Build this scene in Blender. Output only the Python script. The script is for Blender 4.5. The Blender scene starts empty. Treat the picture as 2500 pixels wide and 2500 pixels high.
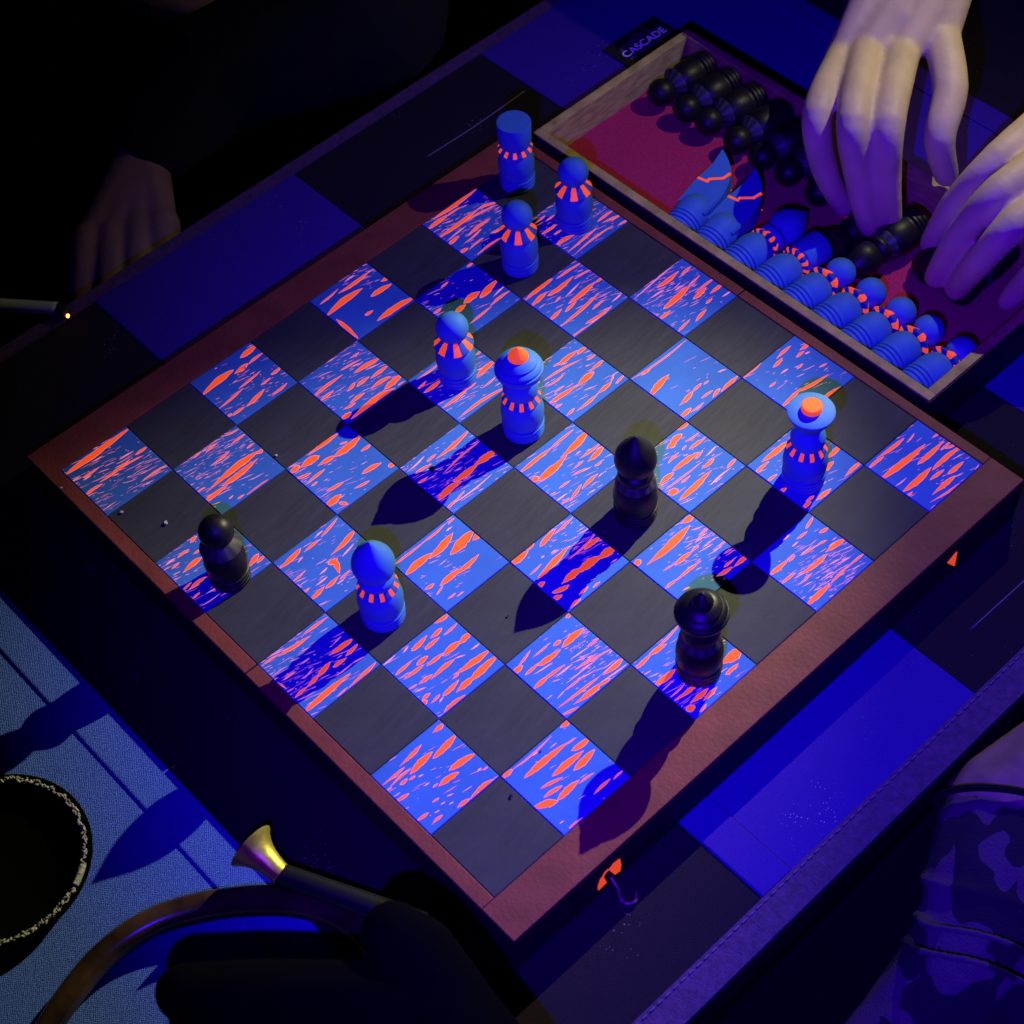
import bpy, bmesh, math, random
from mathutils import Vector, Matrix, noise
random.seed(7)
R = math.radians
scene = bpy.context.scene
COL = scene.collection

# ------------------------------------------------------------------ camera
CAM = Vector((0.47172, -0.38102, 0.76922))
RX = Vector((0.68011343, 0.73094636, -0.05624174))      # image right
RY = Vector((0.56411822, -0.57079396, -0.59662793))     # image down
RZ = Vector((-0.46820546, 0.37404768, -0.8005448))      # view direction
FPX = 4338.1                                            # focal length in photo pixels (photo is 2500 wide)
cd = bpy.data.cameras.new('Camera'); cam = bpy.data.objects.new('Camera', cd); COL.objects.link(cam)
cam.matrix_world = Matrix(((RX.x, -RY.x, -RZ.x, CAM.x), (RX.y, -RY.y, -RZ.y, CAM.y), (RX.z, -RY.z, -RZ.z, CAM.z), (0, 0, 0, 1)))
cd.sensor_width = 36; cd.lens = 36 * FPX / 2500; cd.clip_start = 0.02; cd.clip_end = 50
cd.dof.use_dof = True; cd.dof.focus_distance = 0.98; cd.dof.aperture_fstop = 17
scene.camera = cam
scene.render.resolution_x = 1024; scene.render.resolution_y = 1024

# ------------------------------------------------------------------ world, lamps, exposure
w = bpy.data.worlds.new('World'); scene.world = w; w.use_nodes = True
bg = w.node_tree.nodes['Background']; bg.inputs[0].default_value = (0.35, 0.2, 1.0, 1); bg.inputs[1].default_value = 0.0022
def spot(name, loc, aim, power, color, size, blend, radius):
    l = bpy.data.lights.new(name, 'SPOT'); o = bpy.data.objects.new(name, l); COL.objects.link(o)
    l.energy = power; l.color = color; l.spot_size = R(size); l.spot_blend = blend; l.shadow_soft_size = radius
    o.location = loc; o.rotation_euler = (Vector(aim) - Vector(loc)).to_track_quat('-Z', 'Y').to_euler()
    return o
TORCH = (0.028, 0.463, 0.358)
TORCH_COL = (1.0, 0.96, 0.52)
spot('torch_hotspot', TORCH, (0.055, -0.12, 0), 24, TORCH_COL, 43, 1.0, 0.0022)      # an LED torch: a hot spot ...
spot('torch_spill', TORCH, (0.06, -0.06, 0), 2.7, TORCH_COL, 160, 1.0, 0.0022)       # ... and the weak wide spill round it
UV = (0.437, -0.416, 0.636)
spot('ultraviolet_lamp', UV, (0.155, 0.06, 0), 56, (0.048, 0.0, 1.0), 60, 1.0, 0.004)
vs = scene.view_settings; vs.view_transform = 'Standard'; vs.look = 'None'; vs.exposure = 0; vs.gamma = 1; vs.use_curve_mapping = False
scene.render.engine = 'CYCLES'

# ------------------------------------------------------------------ pixel helpers (photo measured at 1932 px across, or at 2500)
def ray(u, v): return (RX * ((u - 1250) / FPX) + RY * ((v - 1250) / FPX) + RZ).normalized()
def px(u, v, z=0.0):                         # 2500-px photo coordinates onto a level plane
    d = ray(u, v); return CAM + d * ((z - CAM.z) / d.z)
def at(u, v, z=0.0): return px(u * 2500 / 1932, v * 2500 / 1932, z)
def onx(u, v, x):
    d = ray(u, v); return CAM + d * ((x - CAM.x) / d.x)

# ------------------------------------------------------------------ materials
MATS = {}
def nt(name):
    m = bpy.data.materials.new(name); m.use_nodes = True; MATS[name] = m
    t = m.node_tree; return m, t, t.nodes, t.links, t.nodes['Principled BSDF']
def mat(name, col, rough=0.6, var=0.0, vscale=40, stretch=(1, 1, 1), bump=0.0, bscale=200, bstretch=(1, 1, 1), spec=0.3, metal=0.0, emit=None, estr=0, rot=0.0, sub=0.0):
    m, t, n, L, p = nt(name)
    p.inputs['Roughness'].default_value = rough; p.inputs['Specular IOR Level'].default_value = spec
    p.inputs['Metallic'].default_value = metal; p.inputs['Base Color'].default_value = (*col, 1)
    tc = n.new('ShaderNodeTexCoord')
    def tex(scale, st, det=5):
        mp = n.new('ShaderNodeMapping'); mp.inputs['Scale'].default_value = st; mp.inputs['Rotation'].default_value = (0, 0, rot)
        L.new(tc.outputs['Object'], mp.inputs[0])
        x = n.new('ShaderNodeTexNoise'); x.inputs['Scale'].default_value = scale; x.inputs['Detail'].default_value = det
        L.new(mp.outputs[0], x.inputs[0]); return x
    if var:
        x = tex(vscale, stretch); r = n.new('ShaderNodeMapRange'); r.inputs[1].default_value = .3; r.inputs[2].default_value = .7
        r.inputs[3].default_value = 1 - var; r.inputs[4].default_value = 1 + var; L.new(x.outputs[0], r.inputs[0])
        mx = n.new('ShaderNodeVectorMath'); mx.operation = 'SCALE'; mx.inputs[0].default_value = col; L.new(r.outputs[0], mx.inputs['Scale'])
        L.new(mx.outputs[0], p.inputs['Base Color'])
    if bump:
        x = tex(bscale, bstretch, 6); b = n.new('ShaderNodeBump'); b.inputs['Strength'].default_value = bump; b.inputs['Distance'].default_value = .001
        L.new(x.outputs[0], b.inputs['Height']); L.new(b.outputs[0], p.inputs['Normal'])
    if emit:
        p.inputs['Emission Color'].default_value = (*emit, 1); p.inputs['Emission Strength'].default_value = estr
    if sub:
        p.inputs['Subsurface Weight'].default_value = sub; p.inputs['Subsurface Radius'].default_value = (.004, .002, .001); p.inputs['Subsurface Scale'].default_value = 1
    return m
BLUE = (0.050, 0.165, 0.44)
mat('blue_paint', BLUE, .6, .10, 60, bump=.06, bscale=500, spec=.15)
mat('square_blue', BLUE, .65, .14, 30, (1, .4, 1), bump=.12, bscale=260, spec=.12)
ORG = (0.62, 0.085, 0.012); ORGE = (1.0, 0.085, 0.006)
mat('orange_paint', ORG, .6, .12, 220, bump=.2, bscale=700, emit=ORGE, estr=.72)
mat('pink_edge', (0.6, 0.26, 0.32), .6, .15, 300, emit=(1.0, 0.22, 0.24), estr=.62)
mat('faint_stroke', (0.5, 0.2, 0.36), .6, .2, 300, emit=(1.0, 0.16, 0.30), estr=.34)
mat('slate', (0.033, 0.034, 0.035), .7, .16, 55, (1.6, .5, 1), bump=.55, bscale=130, bstretch=(1.6, .4, 1), spec=.35, rot=R(14))
mat('rail_red', (0.20, 0.040, 0.026), .6, .16, 60, bump=.25, bscale=420)
mat('box_black', (0.008, 0.008, 0.010), .65, .3, 60, bump=.2, bscale=200)
mat('ply', (0.44, 0.33, 0.09), .7, .35, 90, (1, 1, 5), bump=.4, bscale=300, bstretch=(1, 1, 4))
mat('felt', (0.46, 0.026, 0.095), .95, .22, 900, bump=.7, bscale=1800, spec=.05)
mat('black_lacquer', (0.009, 0.007, 0.008), .44, .3, 60, bump=.15, bscale=260, spec=.3)
mat('black_matt', (0.020, 0.019, 0.021), .5, .3, 60, bump=.3, bscale=300, spec=.4)
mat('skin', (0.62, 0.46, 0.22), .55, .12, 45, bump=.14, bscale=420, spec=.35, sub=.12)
mat('skin_shaded', (0.17, 0.085, 0.085), .6, .15, 45, bump=.14, bscale=420, spec=.2)  # darkened skin colour stands in for blocked torch light on the neighbour's hands
mat('skin_tan', (0.26, 0.16, 0.11), .65, .2, 60, bump=.3, bscale=300, spec=.2)
mat('nail', (0.60, 0.44, 0.26), .4, spec=.4)
mat('binding', (0.075, 0.026, 0.10), .8, .3, 300, bump=.6, bscale=900)
mat('thread', (0.14, 0.11, 0.17), .8)
mat('table_black', (0.006, 0.005, 0.009), .5, .3, 30, bump=.3, bscale=300)
mat('brass', (0.80, 0.66, 0.10), .42, .3, 90, bump=.2, bscale=300, metal=.7, spec=.5)
mat('horn_brown', (0.045, 0.022, 0.012), .22, .7, 45, (1, 1, 1), bump=.05, bscale=200, spec=.6)
mat('black_stem', (0.012, 0.012, 0.012), .3, spec=.5)
mat('fibre', (0.34, 0.33, 0.25), .9, .45, 400, bump=.8, bscale=900)
mat('bowl_black', (0.0015, 0.0015, 0.0015), .95, spec=.02)
mat('ash', (0.5, 0.47, 0.42), .9, .3, 900)
mat('dark_crumb', (0.01, 0.008, 0.012), .8)
mat('hook_metal', (0.22, 0.14, 0.13), .4, .2, 300, metal=.5)
mat('hand_shade_black', (0.0012, 0.0008, 0.0010), .9, spec=.06)  # near-black colour stands in for shade on the foreground hand
mat('black_cloth', (0.0018, 0.0018, 0.003), .95, .4, 60, bump=.4, bscale=300)
mat('cigarette_paper', (0.30, 0.30, 0.30), .9, .1, 200)
mat('ember', (0.3, 0.08, 0.02), .9, emit=(1.0, 0.32, 0.06), estr=5)
mat('coaster_black', (0.012, 0.010, 0.012), .7, .3, 200)
mat('coaster_print', (0.10, 0.075, 0.07), .8, .3, 300)
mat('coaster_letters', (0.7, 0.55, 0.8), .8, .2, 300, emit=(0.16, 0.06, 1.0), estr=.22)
mat('floor_black', (0.01, 0.01, 0.012), .9, .3, 5)
def cloth(name, col, weave, bump, spark=0.0, col2=None):
    m, t, n, L, p = nt(name); p.inputs['Roughness'].default_value = .85; p.inputs['Specular IOR Level'].default_value = .12
    tc = n.new('ShaderNodeTexCoord'); hs = []
    for ax, rot in (('X', R(38)), ('Y', R(38))):
        mp = n.new('ShaderNodeMapping'); mp.inputs['Rotation'].default_value = (0, 0, rot); L.new(tc.outputs['Object'], mp.inputs[0])
        wv = n.new('ShaderNodeTexWave'); wv.bands_direction = ax; wv.inputs['Scale'].default_value = weave; wv.inputs['Distortion'].default_value = 3.5
        wv.inputs['Detail'].default_value = 2; wv.inputs['Detail Scale'].default_value = 2.2; L.new(mp.outputs[0], wv.inputs[0]); hs.append(wv)
    ad = n.new('ShaderNodeMath'); ad.operation = 'MULTIPLY'; L.new(hs[0].outputs[1], ad.inputs[0]); L.new(hs[1].outputs[1], ad.inputs[1])
    nz = n.new('ShaderNodeTexNoise'); nz.inputs['Scale'].default_value = weave * 6; nz.inputs['Detail'].default_value = 4; L.new(tc.outputs['Object'], nz.inputs[0])
    ad2 = n.new('ShaderNodeMath'); ad2.operation = 'ADD'; L.new(ad.outputs[0], ad2.inputs[0]); L.new(nz.outputs[0], ad2.inputs[1])
    b = n.new('ShaderNodeBump'); b.inputs['Strength'].default_value = bump; b.inputs['Distance'].default_value = .0008
    L.new(ad2.outputs[0], b.inputs['Height']); L.new(b.outputs[0], p.inputs['Normal'])
    cr = n.new('ShaderNodeValToRGB'); cr.color_ramp.elements[0].position = .25; cr.color_ramp.elements[1].position = 1.2 if False else 1.0
    cr.color_ramp.elements[0].color = (*[c * .55 for c in col], 1); cr.color_ramp.elements[1].color = (*(col2 or [min(1, c * 1.5) for c in col]), 1)
    L.new(ad2.outputs[0], cr.inputs[0]); out = cr.outputs[0]
    if spark:                                  # pale lint lying in the weave
        v = n.new('ShaderNodeTexVoronoi'); v.inputs['Scale'].default_value = 520; L.new(tc.outputs['Object'], v.inputs[0])
        n2 = n.new('ShaderNodeTexNoise'); n2.inputs['Scale'].default_value = 26; n2.inputs['Detail'].default_value = 3; L.new(tc.outputs['Object'], n2.inputs[0])
        mr = n.new('ShaderNodeMapRange'); mr.inputs[1].default_value = .52; mr.inputs[2].default_value = .72; mr.inputs[3].default_value = 0; mr.inputs[4].default_value = spark
        L.new(n2.outputs[0], mr.inputs[0])
        lt = n.new('ShaderNodeMath'); lt.operation = 'LESS_THAN'; L.new(v.outputs['Distance'], lt.inputs[0]); L.new(mr.outputs[0], lt.inputs[1])
        mx = n.new('ShaderNodeMix'); mx.data_type = 'RGBA'; L.new(lt.outputs[0], mx.inputs[0]); L.new(out, mx.inputs[6]); mx.inputs[7].default_value = (.45, .4, .6, 1); out = mx.outputs[2]
    L.new(out, p.inputs['Base Color']); return m
cloth('blue_weave', (0.050, 0.120, 0.62), 330, 1.0, col2=(.125, .235, .95))
cloth('blue_satin', (0.030, 0.008, 0.24), 420, .2, .13, col2=(.050, .012, .31))
cloth('dark_weave', (0.012, 0.007, 0.016), 420, .5, .16, col2=(.02, .012, .026))
def collar_mat(name, n_w, duty, c1, e1, c0, rough):
    m, t, n, L, p = nt(name); p.inputs['Roughness'].default_value = rough
    tc = n.new('ShaderNodeTexCoord'); sp = n.new('ShaderNodeSeparateXYZ'); L.new(tc.outputs['Object'], sp.inputs[0])
    a = n.new('ShaderNodeMath'); a.operation = 'ARCTAN2'; L.new(sp.outputs[1], a.inputs[0]); L.new(sp.outputs[0], a.inputs[1])
    s = n.new('ShaderNodeMath'); s.operation = 'MULTIPLY_ADD'; s.inputs[1].default_value = n_w / (2 * math.pi); s.inputs[2].default_value = n_w * 3.0; L.new(a.outputs[0], s.inputs[0])
    nz = n.new('ShaderNodeTexNoise'); nz.inputs['Scale'].default_value = 350; L.new(tc.outputs['Object'], nz.inputs[0])
    s2 = n.new('ShaderNodeMath'); s2.operation = 'MULTIPLY_ADD'; s2.inputs[1].default_value = .16; L.new(nz.outputs[0], s2.inputs[0]); L.new(s.outputs[0], s2.inputs[2])
    fr = n.new('ShaderNodeMath'); fr.operation = 'FRACT'; L.new(s2.outputs[0], fr.inputs[0])
    lt = n.new('ShaderNodeMath'); lt.operation = 'LESS_THAN'; lt.inputs[1].default_value = duty; L.new(fr.outputs[0], lt.inputs[0])
    mx = n.new('ShaderNodeMix'); mx.data_type = 'RGBA'; mx.inputs[6].default_value = (*c0, 1); mx.inputs[7].default_value = (*c1, 1)
    L.new(lt.outputs[0], mx.inputs[0]); L.new(mx.outputs[2], p.inputs['Base Color'])
    if e1:
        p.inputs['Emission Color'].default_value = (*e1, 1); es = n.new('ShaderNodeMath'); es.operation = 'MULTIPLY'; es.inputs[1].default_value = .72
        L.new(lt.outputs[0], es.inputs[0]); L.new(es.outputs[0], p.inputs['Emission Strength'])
collar_mat('collar_orange_wide', 7, .46, ORG, ORGE, (.02, .07, .34), .6)
collar_mat('collar_orange_fine', 11, .42, ORG, ORGE, (.02, .07, .34), .6)
collar_mat('collar_grey', 12, .5, (.04, .037, .042), None, (.016, .014, .016), .55)
def sock_mat():
    m, t, n, L, p = nt('sock_print'); p.inputs['Roughness'].default_value = .95
    tc = n.new('ShaderNodeTexCoord'); v = n.new('ShaderNodeTexVoronoi'); v.inputs['Scale'].default_value = 52; v.feature = 'F1'
    nz = n.new('ShaderNodeTexNoise'); nz.inputs['Scale'].default_value = 24; L.new(tc.outputs['Object'], nz.inputs[0])
    mxv = n.new('ShaderNodeMix'); mxv.data_type = 'VECTOR'; mxv.inputs[0].default_value = .06; L.new(tc.outputs['Object'], mxv.inputs[4]); L.new(nz.outputs[1], mxv.inputs[5])
    L.new(mxv.outputs[1], v.inputs[0]); cr = n.new('ShaderNodeValToRGB'); cr.color_ramp.interpolation = 'CONSTANT'
    e = cr.color_ramp.elements; e[0].color = (.012, .01, .016, 1); e[1].position = .52; e[1].color = (.085, .055, .075, 1)
    sp = n.new('ShaderNodeSeparateColor'); L.new(v.outputs['Color'], sp.inputs[0]); L.new(sp.outputs[0], cr.inputs[0]); L.new(cr.outputs[0], p.inputs['Base Color'])
    n3 = n.new('ShaderNodeTexNoise'); n3.inputs['Scale'].default_value = 900; L.new(tc.outputs['Object'], n3.inputs[0])
    b = n.new('ShaderNodeBump'); b.inputs['Strength'].default_value = .6; b.inputs['Distance'].default_value = .001; L.new(n3.outputs[0], b.inputs['Height']); L.new(b.outputs[0], p.inputs['Normal'])
sock_mat()

# ------------------------------------------------------------------ mesh helpers
def obj(name, me, parent=None, loc=None):
    o = bpy.data.objects.new(name, me); COL.objects.link(o)
    if parent: o.parent = parent
    if loc is not None: o.location = loc
    return o
def mesh_from(name, verts, faces, material, smooth=False):
    me = bpy.data.meshes.new(name); me.from_pydata([tuple(v) for v in verts], [], faces); me.update()
    if material: me.materials.append(MATS[material])
    if smooth: me.polygons.foreach_set('use_smooth', [True] * len(me.polygons))
    return me
def bm_mesh(name, bm, material, smooth=False):
    bmesh.ops.recalc_face_normals(bm, faces=bm.faces)
    me = bpy.data.meshes.new(name); bm.to_mesh(me); bm.free()
    if material: me.materials.append(MATS[material])
    if smooth: me.polygons.foreach_set('use_smooth', [True] * len(me.polygons))
    return me
def box(bm, x0, x1, y0, y1, z0, z1, bev=0.0):
    vs_ = [bm.verts.new(p) for p in ((x0, y0, z0), (x1, y0, z0), (x1, y1, z0), (x0, y1, z0), (x0, y0, z1), (x1, y0, z1), (x1, y1, z1), (x0, y1, z1))]
    fs = [(3, 2, 1, 0), (4, 5, 6, 7), (0, 1, 5, 4), (1, 2, 6, 5), (2, 3, 7, 6), (3, 0, 4, 7)]
    faces = [bm.faces.new([vs_[i] for i in f]) for f in fs]
    if bev:
        es = list({e for f in faces for e in f.edges}); bmesh.ops.bevel(bm, geom=es, offset=bev, segments=2, affect='EDGES', profile=.6)
def box_obj(name, parent, material, x0, x1, y0, y1, z0, z1, bev=0.0):
    bm = bmesh.new(); box(bm, x0, x1, y0, y1, z0, z1, bev); return obj(name, bm_mesh(name, bm, material), parent)
def lathe(name, prof, material, seg=56, mm=.001, sharp=True):
    verts, faces = [], []; rows = []
    for r, z in prof:
        if r < 1e-6: rows.append([len(verts)]); verts.append((0, 0, z * mm))
        else:
            rows.append(list(range(len(verts), len(verts) + seg)))
            verts += [(r * mm * math.cos(2 * math.pi * k / seg), r * mm * math.sin(2 * math.pi * k / seg), z * mm) for k in range(seg)]
    for a, b in zip(rows, rows[1:]):
        for k in range(seg):
            k2 = (k + 1) % seg
            if len(a) == 1 and len(b) == 1: continue
            if len(a) == 1: faces.append((a[0], b[k2], b[k]))
            elif len(b) == 1: faces.append((a[k], a[k2], b[0]))
            else: faces.append((a[k], a[k2], b[k2], b[k]))
    bm = bmesh.new(); me = mesh_from(name, verts, faces, None); bm.from_mesh(me); bpy.data.meshes.remove(me)
    bmesh.ops.recalc_face_normals(bm, faces=bm.faces)
    for e in bm.edges:
        e.smooth = not (e.is_manifold and e.calc_face_angle(0) > R(38))
    return bm_mesh(name, bm, material, True)
def smooth_prof(pts, n=6):                     # Catmull-Rom through profile points
    out = []
    for i in range(len(pts) - 1):
        p0 = pts[max(i - 1, 0)]; p1 = pts[i]; p2 = pts[i + 1]; p3 = pts[min(i + 2, len(pts) - 1)]
        for k in range(n):
            t = k / n
            out.append(tuple(.5 * (2 * p1[j] + (p2[j] - p0[j]) * t + (2 * p0[j] - 5 * p1[j] + 4 * p2[j] - p3[j]) * t * t + (3 * p1[j] - p0[j] - 3 * p2[j] + p3[j]) * t ** 3) for j in (0, 1)))
    out.append(pts[-1]); return [(max(r, 0), z) for r, z in out]
def tube_mesh(name, pts, rads, material, seg=14, sub=6, caps=True):
    P = []; Rr = []
    for i in range(len(pts) - 1):
        p0, p1, p2, p3 = (Vector(pts[max(i - 1, 0)]), Vector(pts[i]), Vector(pts[i + 1]), Vector(pts[min(i + 2, len(pts) - 1)]))
        for k in range(sub):
            t = k / sub; P.append(.5 * (2 * p1 + (p2 - p0) * t + (2 * p0 - 5 * p1 + 4 * p2 - p3) * t * t + (3 * p1 - p0 - 3 * p2 + p3) * t ** 3)); Rr.append(rads[i] * (1 - t) + rads[i + 1] * t)
    P.append(Vector(pts[-1])); Rr.append(rads[-1])
    verts, faces = [], []; up = Vector((0, 0, 1))
    for i, p in enumerate(P):
        d = (P[min(i + 1, len(P) - 1)] - P[max(i - 1, 0)]).normalized(); s = d.cross(up)
        s = s.normalized() if s.length > 1e-4 else Vector((1, 0, 0)); u = s.cross(d)
        verts += [p + (s * math.cos(2 * math.pi * k / seg) + u * math.sin(2 * math.pi * k / seg)) * Rr[i] for k in range(seg)]
    for i in range(len(P) - 1):
        for k in range(seg): faces.append((i * seg + k, i * seg + (k + 1) % seg, (i + 1) * seg + (k + 1) % seg, (i + 1) * seg + k))
    if caps: faces += [tuple(range(seg))[::-1], tuple(range((len(P) - 1) * seg, len(P) * seg))]
    return mesh_from(name, verts, faces, material, True)
def thing(name, label, cat, loc=(0, 0, 0), group=None, rot=None):
    o = bpy.data.objects.new(name, None); COL.objects.link(o); o.empty_display_size = .01; o.location = loc
    if rot: o.rotation_euler = rot
    return tag(o, label, cat, group)
def tag(o, label, cat, group=None):
    o['label'] = label; o['category'] = cat
    if group: o['group'] = group
    return o

# ------------------------------------------------------------------ setting: floor and table
TZ = -0.0335                                   # table surface; the playing surface of the board is z = 0
fl = box_obj('floor', None, 'floor_black', -3, 3, -3, 3, -.80, -.76); fl['kind'] = 'structure'
table = thing('table', 'low table covered with alternating blue and black cloth stripes under the chessboard', 'table', (0, 0, 0))
box_obj('table_top', table, 'table_black', -.309, .276, -.60, .62, TZ - .03, TZ - .0016, .002)
for x in (-.27, .24):
    for y in (-.55, .57): box_obj('leg', table, 'table_black', x - .02, x + .02, y - .02, y + .02, -.76, TZ - .0302, .002)
X0, X1 = -.306, .258
def stripe(y0, y1, m, hem=None):
    s = box_obj('cloth_stripe', table, m, X0, X1, y0 + .0003, y1 - .0003, TZ - .0014, TZ, .0003)
    if hem:                                    # folded hem: a slightly proud second layer ending in a stitched groove
        box_obj('hem', s, m, X0, X1, hem[0], hem[1], TZ + .0001, TZ + .0012, .0009)
stripe(-.60, -.455, 'dark_weave')
stripe(-.455, -.243, 'blue_weave', (-.2655, -.2436))
stripe(-.243, -.079, 'dark_weave')
stripe(-.079, .083, 'blue_satin', (-.0785, -.058))
stripe(.083, .251, 'dark_weave')
stripe(.251, .447, 'blue_satin', (.428, .4465))
stripe(.447, .62, 'dark_weave')
def piping(x0, x1):
    bm = bmesh.new(); n = 120
    for i in range(n):
        y0 = -.60 + 1.22 * i / n; box(bm, x0, x1, y0, y0 + 1.22 / n, TZ - .0030, TZ + .0022 + .00025 * noise.noise(Vector((x0 * 50, y0 * 60, 0))))
    bmesh.ops.remove_doubles(bm, verts=bm.verts, dist=.0001)
    return bm_mesh('edge_binding', bm, 'binding')
for x0, x1, sx in ((.2585, .2755, .2605), (-.3145, -.3065, -.3083)):
    b = obj('edge_binding', piping(x0, x1), table)
    if x0 < 0: continue                        # only the near edge shows its stitches
    bm = bmesh.new(); y = -.59
    while y < .60:
        box(bm, sx - .0003, sx + .0003, y, y + .0030, TZ + .0020, TZ + .0030); y += .0052
    s = obj('stitching', bm_mesh('stitching', bm, 'thread'), b); s['kind'] = 'stuff'
for pts in (((.2318, .112), (.2330, .20), (.2325, .262)), ((-.254, .155), (-.2532, .20), (-.2548, .245))):   # pressed crease lines of the cloth
    me = tube_mesh('crease', [(x, y, TZ + .0001) for x, y in pts], [.0004] * 3, 'thread', 8)
    obj('crease', me, table)

# ------------------------------------------------------------------ chessboard
S = .045; BX = .2022; BY0, BY1 = -.1882, .1868
board = thing('chessboard', 'large folding chessboard with orange-streaked blue squares, slate squares and a red-brown border', 'chessboard')
for x0, x1 in ((-BX, -.0004), (.0004, BX)):
    box_obj('box_half', board, 'box_black', x0, x1, BY0, BY1, TZ, -.0032, .0008)
def square_mesh(name, m):
    h = S / 2 - .00016; b = .00035; v = []
    for d, z in ((h, -.0031), (h, -b), (h - b, 0)): v += [(-d, -d, z), (d, -d, z), (d, d, z), (-d, d, z)]
    f = [(0, 1, 5, 4), (1, 2, 6, 5), (2, 3, 7, 6), (3, 0, 4, 7), (4, 5, 9, 8), (5, 6, 10, 9), (6, 7, 11, 10), (7, 4, 8, 11), (8, 9, 10, 11), (3, 2, 1, 0)]
    return mesh_from(name, v, f, m)
sqL = square_mesh('light_square', 'square_blue'); sqD = square_mesh('dark_square', 'slate')
SQ = {}
for i in range(8):
    for j in range(8):
        light = (i + j) % 2 == 0
        # the slate squares vary a hair in height and seat
        SQ[i, j] = obj('light_square' if light else 'dark_square', sqL if light else sqD, board, ((i - 3.5) * S, (j - 3.5) * S, 0 if light else random.uniform(-.0003, 0)))
def rail(x0, x1, y0, y1): return box_obj('border_rail', board, 'rail_red', x0, x1, y0, y1, -.0031, .0002, .0005)
rail(-BX, -.1802, BY0, BY1); rail(.1802, BX, BY0, BY1)
for y0, y1 in ((BY0, -.1802), (.1802, BY1)):
    rail(-.1800, -.0004, y0, y1); rail(.0004, .1800, y0, y1)
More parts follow.
